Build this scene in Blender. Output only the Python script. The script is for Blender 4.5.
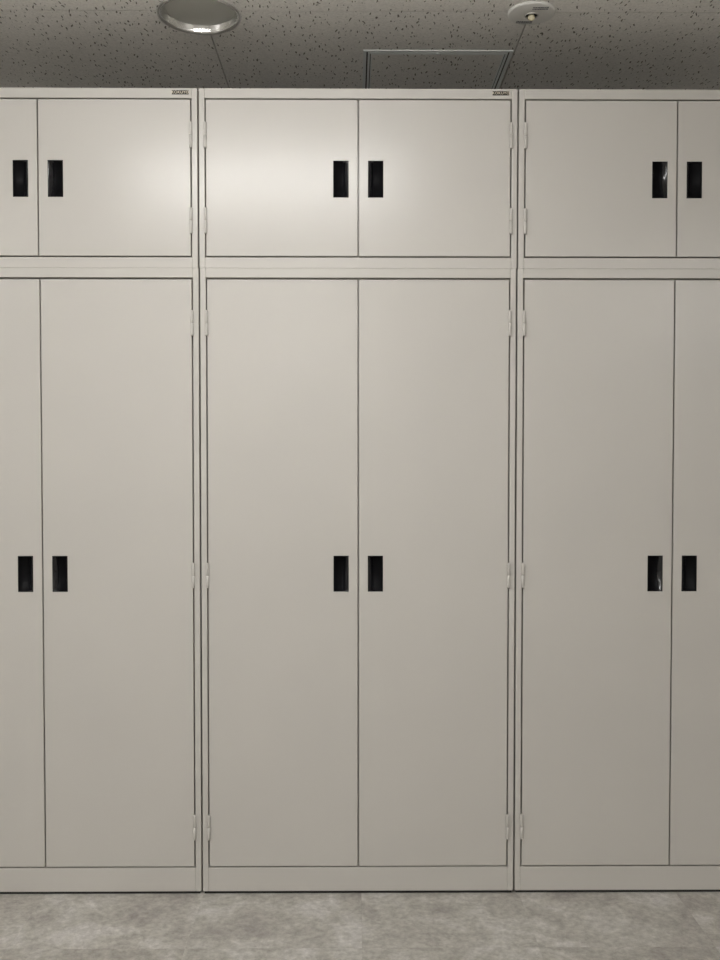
import bpy, bmesh, math, random
from mathutils import Vector, Matrix

for o in list(bpy.data.objects):
    bpy.data.objects.remove(o, do_unlink=True)
scene = bpy.context.scene
COL = scene.collection
random.seed(7)

# ------------------------------------------------------------------ camera
F_PX, IMG_W, IMG_H = 930.0, 720, 960
cam_data = bpy.data.cameras.new('camera')
cam = bpy.data.objects.new('camera', cam_data)
COL.objects.link(cam)
scene.camera = cam
cam_data.sensor_fit = 'VERTICAL'
cam_data.sensor_height = 24.0
cam_data.lens = F_PX * 24.0 / IMG_H
cam_data.clip_start = 0.05
PITCH, YAW, ROLL = -0.0287, 0.0074, 0.0002
fw = Vector((math.sin(YAW) * math.cos(PITCH), math.cos(YAW) * math.cos(PITCH), math.sin(PITCH)))
rt = Vector((math.cos(YAW), -math.sin(YAW), 0))
up = rt.cross(fw)
r2 = rt * math.cos(ROLL) + up * math.sin(ROLL)
u2 = up * math.cos(ROLL) - rt * math.sin(ROLL)
m3 = Matrix((r2, u2, -fw)).transposed()
cam.matrix_world = Matrix.Translation((-0.0147, -2.6502, 1.2713)) @ m3.to_4x4()

# ------------------------------------------------------------------ world, exposure
world = bpy.data.worlds.new('world')
scene.world = world
world.use_nodes = True
world.node_tree.nodes['Background'].inputs['Color'].default_value = (0.5, 0.52, 0.55, 1)
world.node_tree.nodes['Background'].inputs['Strength'].default_value = 0.0
scene.view_settings.view_transform = 'Standard'
scene.view_settings.look = 'None'
scene.view_settings.gamma = 1.0
scene.view_settings.use_curve_mapping = False
scene.view_settings.exposure = 0.0
LAMP_STRENGTH = 45.8
LAMP_COLOR = (1.0, 0.99, 0.97, 1)

# ------------------------------------------------------------------ helpers
def link_mesh(name, me, mat, parent=None, loc=(0, 0, 0), rot=(0, 0, 0)):
    o = bpy.data.objects.new(name, me)
    COL.objects.link(o)
    if mat is not None and not me.materials:
        me.materials.append(mat)
    o.location = loc
    o.rotation_euler = rot
    if parent is not None:
        o.parent = parent
    return o

def finish(bm, name, smooth=False):
    bmesh.ops.recalc_face_normals(bm, faces=bm.faces[:])
    me = bpy.data.meshes.new(name)
    bm.to_mesh(me)
    bm.free()
    if smooth:
        for p in me.polygons:
            p.use_smooth = True
    return me

def obj(name, bm, mat, parent=None, loc=(0, 0, 0), rot=(0, 0, 0), smooth=False):
    return link_mesh(name, finish(bm, name, smooth), mat, parent, loc, rot)

def add_box(bm, x0, x1, y0, y1, z0, z1):
    vs = [bm.verts.new(c) for c in ((x0, y0, z0), (x1, y0, z0), (x1, y1, z0), (x0, y1, z0),
                                    (x0, y0, z1), (x1, y0, z1), (x1, y1, z1), (x0, y1, z1))]
    for f in ((0, 3, 2, 1), (4, 5, 6, 7), (0, 1, 5, 4), (1, 2, 6, 5), (2, 3, 7, 6), (3, 0, 4, 7)):
        bm.faces.new([vs[i] for i in f])
    return bm

def box(x0, x1, y0, y1, z0, z1, bevel=0.0, seg=2):
    bm = add_box(bmesh.new(), x0, x1, y0, y1, z0, z1)
    if bevel > 0:
        bmesh.ops.bevel(bm, geom=bm.edges[:], offset=bevel, segments=seg, affect='EDGES', profile=0.5)
    return bm

def lathe(profile, n=48, bm=None, center=(0, 0)):
    """profile: list of (r, z); closed ring around z"""
    bm = bm or bmesh.new()
    rings = []
    for r, z in profile:
        if r < 1e-6:
            rings.append([bm.verts.new((center[0], center[1], z))])
        else:
            rings.append([bm.verts.new((center[0] + r * math.cos(2 * math.pi * i / n),
                                        center[1] + r * math.sin(2 * math.pi * i / n), z)) for i in range(n)])
    for a, b in zip(rings, rings[1:]):
        for i in range(n):
            j = (i + 1) % n
            if len(a) == 1 and len(b) == 1:
                continue
            if len(a) == 1:
                bm.faces.new((a[0], b[i], b[j]))
            elif len(b) == 1:
                bm.faces.new((a[i], a[j], b[0]))
            else:
                bm.faces.new((a[i], a[j], b[j], b[i]))
    return bm

def prism(pts, z0, z1, bm=None):
    bm = bm or bmesh.new()
    a = [bm.verts.new((x, y, z0)) for x, y in pts]
    b = [bm.verts.new((x, y, z1)) for x, y in pts]
    bm.faces.new(a)
    bm.faces.new(b[::-1])
    n = len(pts)
    for i in range(n):
        j = (i + 1) % n
        bm.faces.new((a[i], a[j], b[j], b[i]))
    return bm

def thing(name, label, cat, loc=(0, 0, 0), rot=(0, 0, 0), group=None):
    o = bpy.data.objects.new(name, None)
    o.empty_display_size = 0.1
    COL.objects.link(o)
    o.location = loc
    o.rotation_euler = rot
    o['label'] = label
    o['category'] = cat
    if group:
        o['group'] = group
    return o

def struct(name, bm, mat, label, cat='structure', parent=None):
    o = obj(name, bm, mat, parent)
    o['kind'] = 'structure'
    o['label'] = label
    o['category'] = cat
    return o

# ------------------------------------------------------------------ materials
def new_mat(name):
    m = bpy.data.materials.new(name)
    m.use_nodes = True
    nt = m.node_tree
    b = nt.nodes['Principled BSDF']
    return m, nt, b

def nd(nt, typ, **kw):
    n = nt.nodes.new(typ)
    for k, v in kw.items():
        if k.startswith('i_'):
            n.inputs[k[2:].replace('_', ' ')].default_value = v
        else:
            setattr(n, k, v)
    return n

def simple(name, col, rough=0.5, metal=0.0, spec=0.5):
    m, nt, b = new_mat(name)
    b.inputs['Base Color'].default_value = (*col, 1)
    b.inputs['Roughness'].default_value = rough
    b.inputs['Metallic'].default_value = metal
    b.inputs['Specular IOR Level'].default_value = spec
    return m

def ramp(nt, stops):
    r = nd(nt, 'ShaderNodeValToRGB')
    e = r.color_ramp.elements
    while len(e) < len(stops):
        e.new(0.5)
    for el, (p, c) in zip(e, stops):
        el.position = p
        el.color = (*c, 1) if len(c) == 3 else c
    return r

# powder coated ivory steel
def make_steel():
    m, nt, b = new_mat('ivory_powder_coat')
    b.inputs['Roughness'].default_value = 0.265
    b.inputs['Specular IOR Level'].default_value = 0.40
    tc = nd(nt, 'ShaderNodeNewGeometry')
    n1 = nd(nt, 'ShaderNodeTexNoise')
    n1.inputs['Scale'].default_value = 3.0
    n1.inputs['Detail'].default_value = 2.0
    nt.links.new(tc.outputs['Position'], n1.inputs['Vector'])
    r = ramp(nt, [(0.35, (0.585, 0.563, 0.528)), (0.65, (0.600, 0.577, 0.540))])
    nt.links.new(n1.outputs['Fac'], r.inputs['Fac'])
    nt.links.new(r.outputs['Color'], b.inputs['Base Color'])
    n2 = nd(nt, 'ShaderNodeTexNoise')
    n2.inputs['Scale'].default_value = 900.0
    n2.inputs['Detail'].default_value = 1.0
    nt.links.new(tc.outputs['Position'], n2.inputs['Vector'])
    n3 = nd(nt, 'ShaderNodeTexNoise')
    n3.inputs['Scale'].default_value = 2.2
    n3.inputs['Detail'].default_value = 0.0
    nt.links.new(tc.outputs['Position'], n3.inputs['Vector'])
    bp = nd(nt, 'ShaderNodeBump')
    bp.inputs['Strength'].default_value = 0.05
    bp.inputs['Distance'].default_value = 0.0006
    nt.links.new(n2.outputs['Fac'], bp.inputs['Height'])
    bp2 = nd(nt, 'ShaderNodeBump')          # gentle sheet-metal waviness
    bp2.inputs['Strength'].default_value = 0.35
    bp2.inputs['Distance'].default_value = 0.006
    nt.links.new(n3.outputs['Fac'], bp2.inputs['Height'])
    nt.links.new(bp.outputs['Normal'], bp2.inputs['Normal'])
    nt.links.new(bp2.outputs['Normal'], b.inputs['Normal'])
    return m

def make_floor():
    m, nt, b = new_mat('stone_look_vinyl')
    b.inputs['Roughness'].default_value = 0.42
    b.inputs['Specular IOR Level'].default_value = 0.4
    geo = nd(nt, 'ShaderNodeNewGeometry')
    oi = nd(nt, 'ShaderNodeObjectInfo')
    mul = nd(nt, 'ShaderNodeVectorMath', operation='SCALE')
    cmb = nd(nt, 'ShaderNodeCombineXYZ')
    for k in ('X', 'Y', 'Z'):
        nt.links.new(oi.outputs['Random'], cmb.inputs[k])
    nt.links.new(cmb.outputs[0], mul.inputs[0])
    mul.inputs['Scale'].default_value = 57.0
    add = nd(nt, 'ShaderNodeVectorMath', operation='ADD')
    nt.links.new(geo.outputs['Position'], add.inputs[0])
    nt.links.new(mul.outputs[0], add.inputs[1])
    # broad clouds
    n1 = nd(nt, 'ShaderNodeTexNoise')
    n1.inputs['Scale'].default_value = 8.0
    n1.inputs['Detail'].default_value = 6.0
    n1.inputs['Roughness'].default_value = 0.62
    n1.inputs['Distortion'].default_value = 0.6
    nt.links.new(add.outputs[0], n1.inputs['Vector'])
    r1 = ramp(nt, [(0.32, (0.345, 0.318, 0.300)), (0.50, (0.450, 0.434, 0.395)), (0.68, (0.580, 0.560, 0.540))])
    nt.links.new(n1.outputs['Fac'], r1.inputs['Fac'])
    # finer mottling
    n2 = nd(nt, 'ShaderNodeTexNoise')
    n2.inputs['Scale'].default_value = 55.0
    n2.inputs['Detail'].default_value = 8.0
    n2.inputs['Roughness'].default_value = 0.76
    nt.links.new(add.outputs[0], n2.inputs['Vector'])
    r2_ = ramp(nt, [(0.32, (0.72, 0.705, 0.695)), (0.50, (1.0, 1.0, 1.0)), (0.68, (1.30, 1.30, 1.30))])
    nt.links.new(n2.outputs['Fac'], r2_.inputs['Fac'])
    mx = nd(nt, 'ShaderNodeMix', data_type='RGBA', blend_type='MULTIPLY')
    mx.inputs['Factor'].default_value = 1.0
    nt.links.new(r1.outputs['Color'], mx.inputs['A'])
    nt.links.new(r2_.outputs['Color'], mx.inputs['B'])
    # tile to tile tint
    rt_ = ramp(nt, [(0.0, (0.93, 0.92, 0.90)), (0.5, (1.0, 1.0, 0.99)), (1.0, (1.07, 1.06, 1.05))])
    nt.links.new(oi.outputs['Random'], rt_.inputs['Fac'])
    mx2 = nd(nt, 'ShaderNodeMix', data_type='RGBA', blend_type='MULTIPLY')
    mx2.inputs['Factor'].default_value = 1.0
    nt.links.new(mx.outputs['Result'], mx2.inputs['A'])
    nt.links.new(rt_.outputs['Color'], mx2.inputs['B'])
    nt.links.new(mx2.outputs['Result'], b.inputs['Base Color'])
    bp = nd(nt, 'ShaderNodeBump')
    bp.inputs['Strength'].default_value = 0.12
    bp.inputs['Distance'].default_value = 0.001
    nt.links.new(n2.outputs['Fac'], bp.inputs['Height'])
    nt.links.new(bp.outputs['Normal'], b.inputs['Normal'])
    return m

def make_ceiling():
    """white gypsum board with worm-hole fissures"""
    m, nt, b = new_mat('fissured_gypsum_board')
    b.inputs['Roughness'].default_value = 0.9
    b.inputs['Specular IOR Level'].default_value = 0.2
    geo = nd(nt, 'ShaderNodeNewGeometry')
    wob = nd(nt, 'ShaderNodeTexNoise')
    wob.inputs['Scale'].default_value = 22.0
    wob.inputs['Detail'].default_value = 2.0
    nt.links.new(geo.outputs['Position'], wob.inputs['Vector'])
    sub = nd(nt, 'ShaderNodeVectorMath', operation='SUBTRACT')
    nt.links.new(wob.outputs['Color'], sub.inputs[0])
    sub.inputs[1].default_value = (0.5, 0.5, 0.5)
    sc = nd(nt, 'ShaderNodeVectorMath', operation='SCALE')
    sc.inputs['Scale'].default_value = 0.03
    nt.links.new(sub.outputs[0], sc.inputs[0])
    ad = nd(nt, 'ShaderNodeVectorMath', operation='ADD')
    nt.links.new(geo.outputs['Position'], ad.inputs[0])
    nt.links.new(sc.outputs[0], ad.inputs[1])
    mp = nd(nt, 'ShaderNodeMapping')
    mp.inputs['Rotation'].default_value = (0, 0, math.radians(-6))
    mp.inputs['Scale'].default_value = (100.0, 27.0, 1.0)
    nt.links.new(ad.outputs[0], mp.inputs['Vector'])
    vor = nd(nt, 'ShaderNodeTexVoronoi', voronoi_dimensions='2D')
    vor.inputs['Scale'].default_value = 1.0
    nt.links.new(mp.outputs[0], vor.inputs['Vector'])
    sepc = nd(nt, 'ShaderNodeSeparateColor')
    nt.links.new(vor.outputs['Color'], sepc.inputs['Color'])
    # spot size per cell: none for many cells
    rad = nd(nt, 'ShaderNodeMapRange')
    rad.inputs['From Min'].default_value = 0.25
    rad.inputs['From Max'].default_value = 1.0
    rad.inputs['To Min'].default_value = 0.0
    rad.inputs['To Max'].default_value = 0.26
    nt.links.new(sepc.outputs['Red'], rad.inputs['Value'])
    df = nd(nt, 'ShaderNodeMath', operation='SUBTRACT')
    nt.links.new(rad.outputs[0], df.inputs[0])
    nt.links.new(vor.outputs['Distance'], df.inputs[1])
    pit = nd(nt, 'ShaderNodeMapRange')
    pit.inputs['From Min'].default_value = 0.0
    pit.inputs['From Max'].default_value = 0.07
    nt.links.new(df.outputs[0], pit.inputs['Value'])
    col = ramp(nt, [(0.0, (0.87, 0.85, 0.815)), (1.0, (0.20, 0.185, 0.165))])  # dark pit colour paints in the shade inside the holes
    nt.links.new(pit.outputs[0], col.inputs['Fac'])
    # faint speckle
    sp = nd(nt, 'ShaderNodeTexNoise')
    sp.inputs['Scale'].default_value = 160.0
    sp.inputs['Detail'].default_value = 2.0
    nt.links.new(geo.outputs['Position'], sp.inputs['Vector'])
    spr = ramp(nt, [(0.3, (0.90, 0.90, 0.90)), (0.6, (1.04, 1.04, 1.04))])
    nt.links.new(sp.outputs['Fac'], spr.inputs['Fac'])
    mx = nd(nt, 'ShaderNodeMix', data_type='RGBA', blend_type='MULTIPLY')
    mx.inputs['Factor'].default_value = 1.0
    nt.links.new(col.outputs['Color'], mx.inputs['A'])
    nt.links.new(spr.outputs['Color'], mx.inputs['B'])
    nt.links.new(mx.outputs['Result'], b.inputs['Base Color'])
    inv = nd(nt, 'ShaderNodeMath', operation='SUBTRACT')
    inv.inputs[0].default_value = 1.0
    nt.links.new(pit.outputs[0], inv.inputs[1])
    bp = nd(nt, 'ShaderNodeBump')
    bp.inputs['Strength'].default_value = 0.6
    bp.inputs['Distance'].default_value = 0.003
    nt.links.new(inv.outputs[0], bp.inputs['Height'])
    nt.links.new(bp.outputs['Normal'], b.inputs['Normal'])
    return m

def make_wall():
    m, nt, b = new_mat('white_wallpaper')
    b.inputs['Roughness'].default_value = 0.85
    geo = nd(nt, 'ShaderNodeNewGeometry')
    n = nd(nt, 'ShaderNodeTexNoise')
    n.inputs['Scale'].default_value = 250.0
    nt.links.new(geo.outputs['Position'], n.inputs['Vector'])
    r = ramp(nt, [(0.3, (0.76, 0.745, 0.71)), (0.7, (0.82, 0.805, 0.77))])
    nt.links.new(n.outputs['Fac'], r.inputs['Fac'])
    nt.links.new(r.outputs['Color'], b.inputs['Base Color'])
    bp = nd(nt, 'ShaderNodeBump')
    bp.inputs['Strength'].default_value = 0.2
    bp.inputs['Distance'].default_value = 0.001
    nt.links.new(n.outputs['Fac'], bp.inputs['Height'])
    nt.links.new(bp.outputs['Normal'], b.inputs['Normal'])
    return m

def make_emit(name, col, strength):
    m, nt, b = new_mat(name)
    b.inputs['Base Color'].default_value = (0.8, 0.8, 0.8, 1)
    b.inputs['Emission Color'].default_value = col
    b.inputs['Emission Strength'].default_value = strength
    return m

M_STEEL = make_steel()
M_FLOOR = make_floor()
M_CEIL = make_ceiling()
M_WALL = make_wall()
M_SLAB = simple('dark_substrate', (0.10, 0.095, 0.09), 0.9)
M_BASE = simple('grey_vinyl_baseboard', (0.16, 0.15, 0.14), 0.5)
M_BLACK = simple('glossy_black_plastic', (0.010, 0.010, 0.012), 0.16, spec=0.5)
M_POCKET = simple('black_pocket_plastic', (0.006, 0.006, 0.007), 0.42, spec=0.07)
M_PLATE = simple('black_nameplate', (0.010, 0.009, 0.008), 0.3)
M_LETTER = simple('cream_lettering', (0.72, 0.64, 0.50), 0.35)
M_FOOT_SHADE = simple('dark_rubber_and_base_shade', (0.02, 0.02, 0.02), 0.7)
M_CHROME = simple('polished_aluminium', (0.86, 0.86, 0.85), 0.22, metal=1.0)
M_SATIN = simple('satin_aluminium', (0.46, 0.47, 0.46), 0.32, metal=1.0)
M_ALU = simple('silver_painted_aluminium', (0.78, 0.81, 0.80), 0.35, spec=0.7)
M_WHITE = simple('white_enamel', (0.74, 0.73, 0.70), 0.4)
M_FROST = simple('frosted_glass', (0.62, 0.62, 0.58), 0.38)
M_GAP = simple('dark_gasket', (0.03, 0.03, 0.03), 0.7)
M_PRINT = simple('dark_print', (0.13, 0.13, 0.15), 0.6)
M_BULB = simple('cream_bulb', (0.75, 0.68, 0.48), 0.2)
M_LAMP = make_emit('lit_diffuser', LAMP_COLOR, LAMP_STRENGTH)

# ------------------------------------------------------------------ the room
CEIL_Z = 2.4977
X0, X1, Y0, Y1 = -3.176, 3.2084, -7.312, 0.878
floor = struct('floor', box(X0 - .12, X1 + .12, Y0 - .12, Y1 + .12, -0.12, -0.003), M_SLAB,
               'grey stone-look vinyl tile floor in front of the cabinets', 'floor')
TILE = 0.455
SX, SY = 0.0088, -0.2945
bmt = box(0.00012, TILE - 0.00012, 0.00012, TILE - 0.00012, -0.003, 0.0)
tile_me = finish(bmt, 'tile')
tile_me.materials.append(M_FLOOR)
for j in range(-15, 2):
    for i in range(-7, 7):
        link_mesh('tile', tile_me, M_FLOOR, floor, (SX + i * TILE, SY + j * TILE, 0))

ceiling = struct('ceiling', box(X0 - .12, X1 + .12, Y0 - .12, Y1 + .12, CEIL_Z + 0.16, CEIL_Z + 0.28), M_SLAB,
                 'white fissured gypsum board ceiling with thin seams above the cabinets', 'ceiling')
PAN = 0.91
PX, PY = -0.4316, -0.032
DL = (-0.4456, -0.0072)          # recessed downlight centre
DL_R = 0.116

def rect_minus_disc(x0, x1, y0, y1, c, r):
    """rectangle outline minus a disc that covers one of its corners"""
    corners = [(x0, y0), (x1, y0), (x1, y1), (x0, y1)]
    out = []
    for k, p in enumerate(corners):
        if math.hypot(p[0] - c[0], p[1] - c[1]) >= r:
            out.append(p)
            continue
        prv, nxt = corners[k - 1], corners[(k + 1) % 4]
        def cut(a, b):
            lo, hi = 0.0, 1.0
            for _ in range(50):
                t = (lo + hi) / 2
                q = (a[0] + (b[0] - a[0]) * t, a[1] + (b[1] - a[1]) * t)
                if math.hypot(q[0] - c[0], q[1] - c[1]) < r:
                    lo = t
                else:
                    hi = t
            return q
        s, e = cut(p, prv), cut(p, nxt)
        a0 = math.atan2(s[1] - c[1], s[0] - c[0])
        a1 = math.atan2(e[1] - c[1], e[0] - c[0])
        while a1 - a0 > math.pi:
            a1 -= 2 * math.pi
        while a1 - a0 < -math.pi:
            a1 += 2 * math.pi
        n = 16
        for q in range(n + 1):
            a = a0 + (a1 - a0) * q / n
            out.append((c[0] + r * math.cos(a), c[1] + r * math.sin(a)))
    return out

g = 0.0016
plain = None
for j in range(-8, 1):
    for i in range(-3, 4):
        ox, oy = PX + i * PAN, PY + j * PAN
        near = ox - .2 < DL[0] < ox + PAN + .2 and oy - .2 < DL[1] < oy + PAN + .2
        if near:
            pts = rect_minus_disc(ox + g, ox + PAN - g, oy + g, oy + PAN - g, DL, DL_R - 0.006)
            link_mesh('panel', finish(prism(pts, CEIL_Z, CEIL_Z + 0.0095), 'panel'), M_CEIL, ceiling)
        else:
            if plain is None:
                plain = finish(prism([(g, g), (PAN - g, g), (PAN - g, PAN - g), (g, PAN - g)], 0, 0.0095), 'panel')
            link_mesh('panel', plain, M_CEIL, ceiling, (ox, oy, CEIL_Z))
bm = bmesh.new()                       # furring strips behind the seams
for i in range(-3, 5):
    x = PX + i * PAN
    if abs(x - DL[0]) < DL_R:
        add_box(bm, x - .02, x + .02, Y0, DL[1] - DL_R - .03, CEIL_Z + .0098, CEIL_Z + .03)
        add_box(bm, x - .02, x + .02, DL[1] + DL_R + .03, Y1, CEIL_Z + .0098, CEIL_Z + .03)
    else:
        add_box(bm, x - .02, x + .02, Y0, Y1, CEIL_Z + .0098, CEIL_Z + .03)
obj('furring', bm, M_SLAB, ceiling)

WH = CEIL_Z + 0.155
struct('wall_back', box(X0 - .12, X1 + .12, Y1, Y1 + .12, -.003, WH), M_WALL, 'white wall behind the row of cabinets', 'wall')
struct('wall_front', box(X0 - .12, X1 + .12, Y0 - .12, Y0, -.003, WH), M_WALL, 'white wall facing the row of cabinets', 'wall')
struct('wall_left', box(X0 - .12, X0, Y0, Y1, -.003, WH), M_WALL, 'white side wall on the left end of the room', 'wall')
struct('wall_right', box(X1, X1 + .12, Y0, Y1, -.003, WH), M_WALL, 'white side wall on the right end of the room', 'wall')
for nm, a in (('back', (X0, X1, Y1 - .012, Y1)), ('front', (X0, X1, Y0, Y0 + .012)),
              ('left', (X0, X0 + .012, Y0 + .012, Y1 - .012)), ('right', (X1 - .016, X1, Y0 + .012, Y1 - .012))):
    struct('baseboard_' + nm, box(a[0], a[1], a[2], a[3], -.003, .06), M_BASE, 'grey vinyl baseboard along the %s wall' % nm, 'baseboard')

# ------------------------------------------------------------------ cabinets
CW = 0.9                 # pitch
CB = 0.8956              # body width (the overhead units are 3 mm wider)
UP_CW, UP_CB = 0.9031, 0.8988
CD = 0.515               # depth
ST = 0.0160              # stile width
GAP = 0.0041

def door_mesh(w, h, hx0, hx1, hz0, hz1, t=0.02):
    """door leaf: local x 0..w, y 0 (front) .. t, z 0..h, with a through hole for the recessed pull"""
    bm = bmesh.new()
    xs, zs = [0, hx0, hx1, w], [0, hz0, hz1, h]
    V = {}
    for side, y in ((0, 0.0), (1, t)):
        for i, x in enumerate(xs):
            for k, z in enumerate(zs):
                V[side, i, k] = bm.verts.new((x, y, z))
    for side in (0, 1):
        for i in range(3):
            for k in range(3):
                if i == 1 and k == 1:
                    continue
                bm.faces.new((V[side, i, k], V[side, i + 1, k], V[side, i + 1, k + 1], V[side, i, k + 1]))
    per = [(i, 0) for i in range(4)] + [(3, k) for k in range(1, 4)] + [(i, 3) for i in (2, 1, 0)] + [(0, k) for k in (2, 1)]
    hole = [(1, 1), (2, 1), (2, 2), (1, 2)]
    sharp = []
    for loop in (per, hole):
        n = len(loop)
        for q in range(n):
            a, b = loop[q], loop[(q + 1) % n]
            bm.faces.new((V[0, a[0], a[1]], V[0, b[0], b[1]], V[1, b[0], b[1]], V[1, a[0], a[1]]))
            sharp.append(bm.edges.get((V[0, a[0], a[1]], V[0, b[0], b[1]])))
    bmesh.ops.recalc_face_normals(bm, faces=bm.faces[:])
    bmesh.ops.bevel(bm, geom=[e for e in sharp if e], offset=0.0010, segments=2, affect='EDGES', profile=0.5)
    return finish(bm, 'door')

HW, HH = 0.0435, 0.103
def handle_mesh(mirror):
    """recessed cup pull: deep pocket on the hinge side, rounded grip ramp on the meeting side; centred in x and z"""
    w, h = HW / 2 - 0.0003, HH / 2 - 0.0003
    prof = [(-w, 0.0006), (-w + 0.0022, 0.0004), (-w + 0.0031, 0.0030), (-0.0170, 0.0050), (-0.0135, 0.0082), (-0.0095, 0.0109),
            (-0.0050, 0.0130), (-0.0010, 0.0145), (0.0025, 0.0154), (0.0048, 0.0155), (0.0064, 0.0142), (0.0082, 0.0118), (0.0104, 0.0092), (0.0128, 0.0068), (0.0152, 0.0047),
            (0.0178, 0.0028), (w - 0.0016, 0.0004), (w, 0.0006)]
    zl = [-h, -h + 0.0018, -h + 0.0050, h - 0.0050, h - 0.0018, h]
    bm = bmesh.new()
    rows = []
    for q, z in enumerate(zl):
        row = []
        for x, y in prof:
            yy = y
            if q in (0, 5):
                yy = 0.0006
            elif q in (1, 4):
                yy = min(y, 0.0012) if y > 0.003 else min(y, 0.0010)
            row.append(bm.verts.new((-x if mirror else x, yy, z)))
        rows.append(row)
    for a, b in zip(rows, rows[1:]):
        for i in range(len(prof) - 1):
            bm.faces.new((a[i], a[i + 1], b[i + 1], b[i]))
    # outer sleeve closing the cup towards the back of the door
    s = -1 if mirror else 1
    bk = {}
    for ix, x in enumerate((-w, w)):
        for iz, z in enumerate((-h, h)):
            bk[ix, iz] = bm.verts.new((s * x, 0.0175, z))
    bm.faces.new((bk[0, 0], bk[1, 0], bk[1, 1], bk[0, 1]))
    bm.faces.new([r[0] for r in rows] + [bk[0, 1], bk[0, 0]])
    bm.faces.new([r[-1] for r in rows] + [bk[1, 1], bk[1, 0]])
    bm.faces.new(rows[0] + [bk[1, 0], bk[0, 0]])
    bm.faces.new(rows[-1] + [bk[1, 1], bk[0, 1]])
    me = finish(bm, 'handle')
    for p in me.polygons:
        p.use_smooth = abs(p.normal.y) > 0.05 and len(p.vertices) == 4 and p.center.y < 0.0165
    return me

HANDLE = {False: handle_mesh(False), True: handle_mesh(True)}
for me in HANDLE.values():
    me.materials.append(M_BLACK)
    me.materials.append(M_POCKET)
    for p in me.polygons:
        cx = abs(p.center.x) if (p.center.x > 0) == (me is HANDLE[False]) else -abs(p.center.x)
        p.material_index = 0 if cx > 0.0065 else 1

def hinge_mesh():
    bm = bmesh.new()
    r, L = 0.0045, 0.072
    for z0, z1 in ((-L / 2, -0.0007), (0.0007, L / 2)):
        lathe([(0, z0), (r * .8, z0), (r, z0 + .0012), (r, z1 - .0012 if z1 > 0 else z1 - .0003), (r * .8, z1), (0, z1)], 14, bm)
    lathe([(0, -0.001), (r * .75, -0.001), (r * .75, 0.001), (0, 0.001)], 10, bm)
    add_box(bm, -0.0012, 0.0012, 0.001, 0.014, -L / 2 + .002, L / 2 - .002)    # leaf wrapped into the gap
    me = finish(bm, 'hinge')
    for p in me.polygons:
        p.use_smooth = len(p.vertices) == 4 and abs(p.normal.z) < 0.5 and p.area < 1e-4
    me.materials.append(M_STEEL)
    return me
HINGE = hinge_mesh()

TEXT_ME = None
def letter_mesh():
    cu = bpy.data.curves.new('lettering', 'FONT')
    cu.body = 'KOKUYO'
    cu.size = 0.0106
    cu.align_x = 'CENTER'
    cu.align_y = 'CENTER'
    cu.extrude = 0.0002
    cu.offset = 0.00008
    cu.space_character = 1.12
    t = bpy.data.objects.new('lettering_source', cu)
    COL.objects.link(t)
    bpy.context.view_layer.update()
    dg = bpy.context.evaluated_depsgraph_get()
    me = bpy.data.meshes.new_from_object(t.evaluated_get(dg))
    bpy.data.objects.remove(t, do_unlink=True)
    me.name = 'lettering'
    me.transform(Matrix.Rotation(math.radians(90), 4, 'X'))
    me.materials.clear()
    me.materials.append(M_LETTER)
    return me
LETTERS = letter_mesh()

MESHES = {}
def cached(key, fn, mat):
    if key not in MESHES:
        me = fn()
        if mat and not me.materials:
            me.materials.append(mat)
        MESHES[key] = me
    return MESHES[key]

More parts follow.
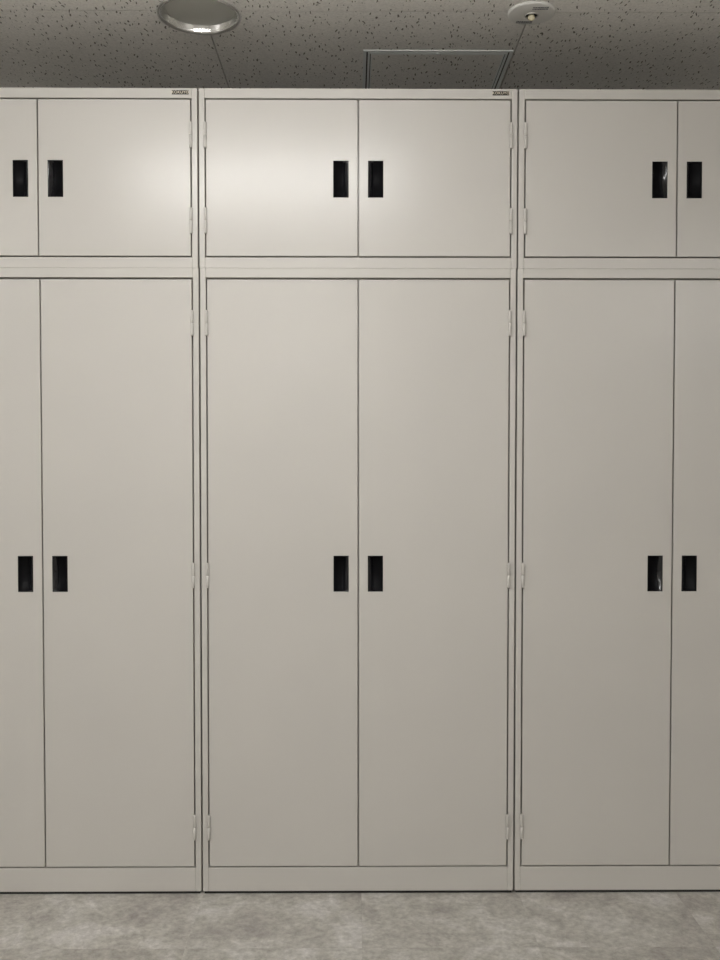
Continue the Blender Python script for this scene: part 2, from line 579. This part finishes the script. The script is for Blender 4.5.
def build_cabinet(kind, name, label, x, z, height, top, bottom, hinges, handle_z, group, twist=(0, 0), width=CB):
    root = thing(name, label, 'cabinet', (x, 0, z), group=group)
    hw = width / 2
    t = 0.0015
    # carcass behind the face frame
    def carcass():
        bm = bmesh.new()
        y0 = 0.0202
        add_box(bm, -hw, -hw + .0012, y0, CD, 0, height)
        add_box(bm, hw - .0012, hw, y0, CD, 0, height)
        add_box(bm, -hw, hw, CD - .0012, CD, 0, height)
        add_box(bm, -hw, hw, y0, CD, 0, .0012)
        add_box(bm, -hw, hw, y0, CD, height - .0012, height)
        return finish(bm, 'body')
    link_mesh('body', cached((kind, 'body'), carcass, M_STEEL), M_STEEL, root)
    for s in (-1, 1):
        def stile():
            a, b = (-hw, -hw + ST) if s < 0 else (hw - ST, hw)
            return finish(box(a, b, 0, .02, 0, height, .0016), 'stile')
        link_mesh('stile', cached((kind, 'stile', s), stile, M_STEEL), M_STEEL, root)
    inner0, inner1 = -hw + ST, hw - ST
    link_mesh('top_rail', cached((kind, 'tr'), lambda: finish(box(inner0, inner1, 0.0002, .02, height - top, height, .0014), 'top_rail'), M_STEEL), M_STEEL, root)
    link_mesh('bottom_rail', cached((kind, 'br'), lambda: finish(box(inner0, inner1, 0.0002, .02, 0, bottom, .0014), 'bottom_rail'), M_STEEL), M_STEEL, root)
    # interior shelf stops light leaking through the door gaps
    dz0, dz1 = bottom + GAP, height - top - (GAP if kind == 'up' else 0.0055)
    dh = dz1 - dz0
    dx0, dx1 = inner0 + GAP, inner1 - GAP
    dw = (dx1 - dx0 - GAP) / 2
    hxc = HW / 2 + 0.0252            # handle centre to meeting edge
    for s in (-1, 1):
        left = s < 0
        hc = dw - hxc if left else hxc
        hz = handle_z - dz0
        me = cached((kind, 'door', s), lambda: door_mesh(dw, dh, hc - HW / 2, hc + HW / 2, hz - HH / 2, hz + HH / 2), M_STEEL)
        # hang the leaf on its hinge edge so that it can stand a hair open
        px = dx0 if left else dx1
        me_off = 0 if left else -dw
        d = link_mesh('door', me, M_STEEL, root, (px + me_off, 0, dz0))
        tw = twist[0 if left else 1]
        if tw:
            a = math.radians(tw)
            d.rotation_euler = (0, 0, a)
            if not left:
                d.location = (px - dw * math.cos(a), -dw * math.sin(a), dz0)
        link_mesh('handle', HANDLE[not left], M_BLACK, d, (hc, 0, hz))
        for zc in hinges:
            link_mesh('hinge', HINGE, M_STEEL, d, ((-GAP / 2 if left else dw + GAP / 2), -0.0042, zc - dz0))
    # dark back-stop strips at the gaps (door stops of the carcass)
    def stops():
        bm = bmesh.new()
        add_box(bm, -.02, .02, .0225, .024, bottom - .005, height - top + .005)
        add_box(bm, inner0 - .005, inner0 + .03, .0225, .024, bottom - .005, height - top + .005)
        add_box(bm, inner1 - .03, inner1 + .005, .0225, .024, bottom - .005, height - top + .005)
        add_box(bm, inner0, inner1, .0245, .026, height - top - .03, height - top + .01)
        add_box(bm, inner0, inner1, .0245, .026, bottom - .01, bottom + .03)
        return finish(bm, 'door_stop')
    link_mesh('door_stop', cached((kind, 'stop'), stops, M_STEEL), M_STEEL, root)
    return root

UP_H, LOW_H, BASE = 0.5037, 1.7870, 0.008
cols = [(-CW, 'with a black nameplate at its top right', 0), (0.0, '', 1), (CW, '', 2)]
up_labels = [
    'short ivory steel overhead cabinet under the round ceiling downlight',
    'short ivory steel overhead cabinet with a glossy light patch, under the ceiling access hatch',
    'short ivory steel overhead cabinet evenly dull, next to the one under the access hatch']
low_labels = [
    'tall ivory steel double-door cabinet below the overhead cabinet under the ceiling downlight',
    'tall ivory steel double-door cabinet standing between two others, below the access hatch',
    'tall dimmer ivory steel double-door cabinet below the evenly dull overhead cabinet']
for k, (x, _, i) in enumerate(cols):
    lo = build_cabinet('low', 'tall_cabinet', low_labels[k], x, BASE, LOW_H, 0.0265, 0.0690,
                       (0.188, 0.915, 1.632), 0.9190, 'tall lower cabinets in the row')
    foot = cached('foot', lambda: finish(lathe([(0, 0), (.018, 0), (.018, .005), (.008, .008), (0, .008)], 16), 'foot'), M_FOOT_SHADE)
    for fx in (-.4, .4):
        for fy in (.05, CD - .05):
            link_mesh('foot', foot, M_FOOT_SHADE, lo, (fx, fy, -BASE))
    obj('base_shade_strip', box(-CB / 2 + .004, CB / 2 - .004, .0045, .030, -BASE + .0002, 0.0), M_FOOT_SHADE, lo)  # black strip standing in for the dark shade line under the cabinet
    u = build_cabinet('up', 'overhead_cabinet', up_labels[k], x / CW * UP_CW, BASE + LOW_H, UP_H, 0.0281, 0.0304,
                      (0.1325, 0.3720), 0.2505, 'overhead cabinets on the tall cabinets', width=UP_CB)
    pl = obj('nameplate', box(-.0235, .0235, -.0010, .0003, -.0058, .0058, .0004, 1), M_PLATE, u, (UP_CB / 2 - .0475, 0, UP_H - .0125))
    pl['label'] = 'black nameplate with cream letters'
    link_mesh('lettering', LETTERS, M_LETTER, pl, (0, -.0011, 0))

# ------------------------------------------------------------------ ceiling downlight (switched off)
dl = thing('downlight', 'round recessed ceiling downlight with polished rim, switched off', 'light', (DL[0], DL[1], CEIL_Z))
R = 0.1175
o = obj('trim_ring', lathe([(R - .012, .001), (R - .0105, -.0035), (R - .005, -.0050), (R - .001, -.0035), (R, -.0002),
                            (R - .001, .0004), (R - .012, .001)], 72), M_CHROME, dl, smooth=True)
o = obj('reflector', lathe([(R - .0122, .0005), (R - .0128, .003), (R - .0162, .0165), (R - .0172, .0185), (R - .0120, .0185),
                            (R - .0112, .001), (R - .0122, .0005)], 72), M_CHROME, dl, smooth=True)
o = obj('lens', lathe([(0, .0150), (.05, .0153), (R - .024, .0160), (R - .0166, .0172), (R - .0166, .0300), (0, .0300)], 72), M_FROST, dl, smooth=True)
o = obj('housing', lathe([(0, .12), (R - .016, .12), (R - .014, .115), (R - .014, .031), (0, .031)], 48), M_SATIN, dl)
clip = obj('spring_clip', box(-.004, .004, -.003, .003, -.001, .010, .001), M_CHROME, dl, ((R - .0140) * math.cos(.30), (R - .0140) * math.sin(.30), .0))

# ------------------------------------------------------------------ emergency light
EM = (0.4813, -0.0310)
em = thing('emergency_light', 'small round white ceiling fitting with a bulb in its middle and dark print', 'light', (EM[0], EM[1], CEIL_Z))
ER = 0.0655
obj('cover', lathe([(ER, 0.0), (ER, -.0035), (ER - .0015, -.0062), (ER - .005, -.0074), (.030, -.0092), (.0205, -.0096), (.0195, -.0085), (.0195, -.0015), (0, -.0015)], 64), M_WHITE, em)
for p in em.children[0].data.polygons:
    p.use_smooth = abs(p.normal.z) > 0.5
obj('socket', lathe([(0, -.0016), (.0192, -.0016), (.0192, -.0080), (.0185, -.0080), (.0180, -.0022), (0, -.0022)], 32), M_GAP, em)
obj('socket_ring', lathe([(.0190, -.0060), (.0188, -.0112), (.0175, -.0122), (.0160, -.0108), (.0155, -.0030), (.0190, -.0060)], 32), M_CHROME, em, smooth=True)
obj('bulb', lathe([(0, -.0230), (.0050, -.0222), (.0088, -.0190), (.0098, -.0145), (.0075, -.0080), (.0055, -.0022), (0, -.0022)], 24), M_BULB, em, smooth=True)
def disc_z(r):
    return -.0074 - (.0092 - .0074) * (ER - .006 - r) / (ER - .006 - .030)
def print_row(cx, cy, w, n, seed):
    rnd = random.Random(seed)
    bm = bmesh.new()
    x = -w / 2
    while x < w / 2:
        l = rnd.uniform(.0016, .0036)
        for dy in (-.0042, .0042):
            r = math.hypot(cx + x, cy + dy)
            zz = disc_z(min(max(r, .03), ER - .006))
            add_box(bm, cx + x, cx + x + l, cy + dy - .0026, cy + dy + .0026, zz - .0005, zz + .0010)
        x += l + rnd.uniform(.0006, .0014)
    return bm
obj('printed_notice', print_row(.016, -.040, .040, 1, 3), M_PRINT, em)
obj('printed_notice', print_row(-.014, .042, .042, 1, 5), M_PRINT, em)

# ------------------------------------------------------------------ ceiling access hatch
HS = 0.457
ha = thing('access_hatch', 'square aluminium-framed ceiling access hatch above the middle cabinets', 'hatch', (0.0165, 0.2130, CEIL_Z))
def ring(a, b, z0, z1, bevel=.0006):
    """square frame between insets a and b, four mitred bars"""
    bm = bmesh.new()
    o_, i_ = [(a, a), (HS - a, a), (HS - a, HS - a), (a, HS - a)], [(b, b), (HS - b, b), (HS - b, HS - b), (b, HS - b)]
    vo0 = [bm.verts.new((*p, z0)) for p in o_]; vi0 = [bm.verts.new((*p, z0)) for p in i_]
    vo1 = [bm.verts.new((*p, z1)) for p in o_]; vi1 = [bm.verts.new((*p, z1)) for p in i_]
    for k in range(4):
        l = (k + 1) % 4
        bm.faces.new((vo0[k], vo0[l], vi0[l], vi0[k]))
        bm.faces.new((vo1[k], vo1[l], vi1[l], vi1[k]))
        bm.faces.new((vo0[k], vo0[l], vo1[l], vo1[k]))
        bm.faces.new((vi0[k], vi0[l], vi1[l], vi1[k]))
    bmesh.ops.recalc_face_normals(bm, faces=bm.faces[:])
    bmesh.ops.bevel(bm, geom=bm.edges[:], offset=bevel, segments=1, affect='EDGES')
    return bm
obj('outer_frame', ring(0, .0095, -.0030, 0), M_ALU, ha)
obj('gasket', ring(.0095, .0140, -.0008, 0, .0002), M_GAP, ha)
obj('inner_frame', ring(.0140, .0205, -.0034, 0), M_ALU, ha)
obj('frame_groove', ring(.0205, .0232, -.0010, 0, .0002), M_GAP, ha)
obj('inner_lip', ring(.0232, .0265, -.0034, 0), M_ALU, ha)
obj('hatch_panel', prism([(.0266, .0266), (HS - .0266, .0266), (HS - .0266, HS - .0266), (.0266, HS - .0266)], -.0022, 0), M_CEIL, ha)
obj('latch', lathe([(0, -.0065), (.004, -.0062), (.005, -.005), (.005, -.001), (0, -.001)], 20), M_ALU, ha, (HS / 2, .0172, 0), smooth=True)

# ------------------------------------------------------------------ lit luminaires: nearest inferred from the door sheen, other three added as unseen fill
def luminaire(label, x, y, length):
    """surface-mounted batten with a wrap-around opal diffuser"""
    t = thing('ceiling_luminaire', label, 'light', (x, y, CEIL_Z))
    l = length / 2
    def extrude(prof, h):
        bm = bmesh.new()
        a = [bm.verts.new((-h, p[0], p[1])) for p in prof]
        b = [bm.verts.new((h, p[0], p[1])) for p in prof]
        bm.faces.new(a); bm.faces.new(b[::-1])
        n = len(prof)
        for k in range(n):
            bm.faces.new((a[k], a[(k + 1) % n], b[(k + 1) % n], b[k]))
        return bm
    obj('housing', extrude([(-.105, 0), (.105, 0), (.080, -.045), (-.080, -.045)], l + .012), M_WHITE, t)
    arc = [(.075 * math.cos(math.pi * k / 14), -.0455 - .048 * math.sin(math.pi * k / 14)) for k in range(15)]
    obj('diffuser', extrude(arc, l), M_LAMP, t)
    for sx in (-1, 1):
        cap = extrude([(p[0] * 1.02, -.0455 + (p[1] + .0455) * 1.02) for p in arc], .005)
        obj('end_cap', cap, M_WHITE, t, (sx * (l + .0055), 0, 0))
    return t
for lab, lx, ly in (
        ('lit ceiling luminaire nearest the cabinets', -0.36, -1.34),
        ('added fill luminaire on the ceiling along the left wall', -2.75, -2.60),
        ('added fill luminaire on the ceiling along the right wall', 2.55, -4.60),
        ('added fill luminaire on the ceiling by the wall facing the cabinets', -0.44, -6.60)):
    luminaire(lab, lx, ly, 1.10)['group'] = 'ceiling luminaires of the room'
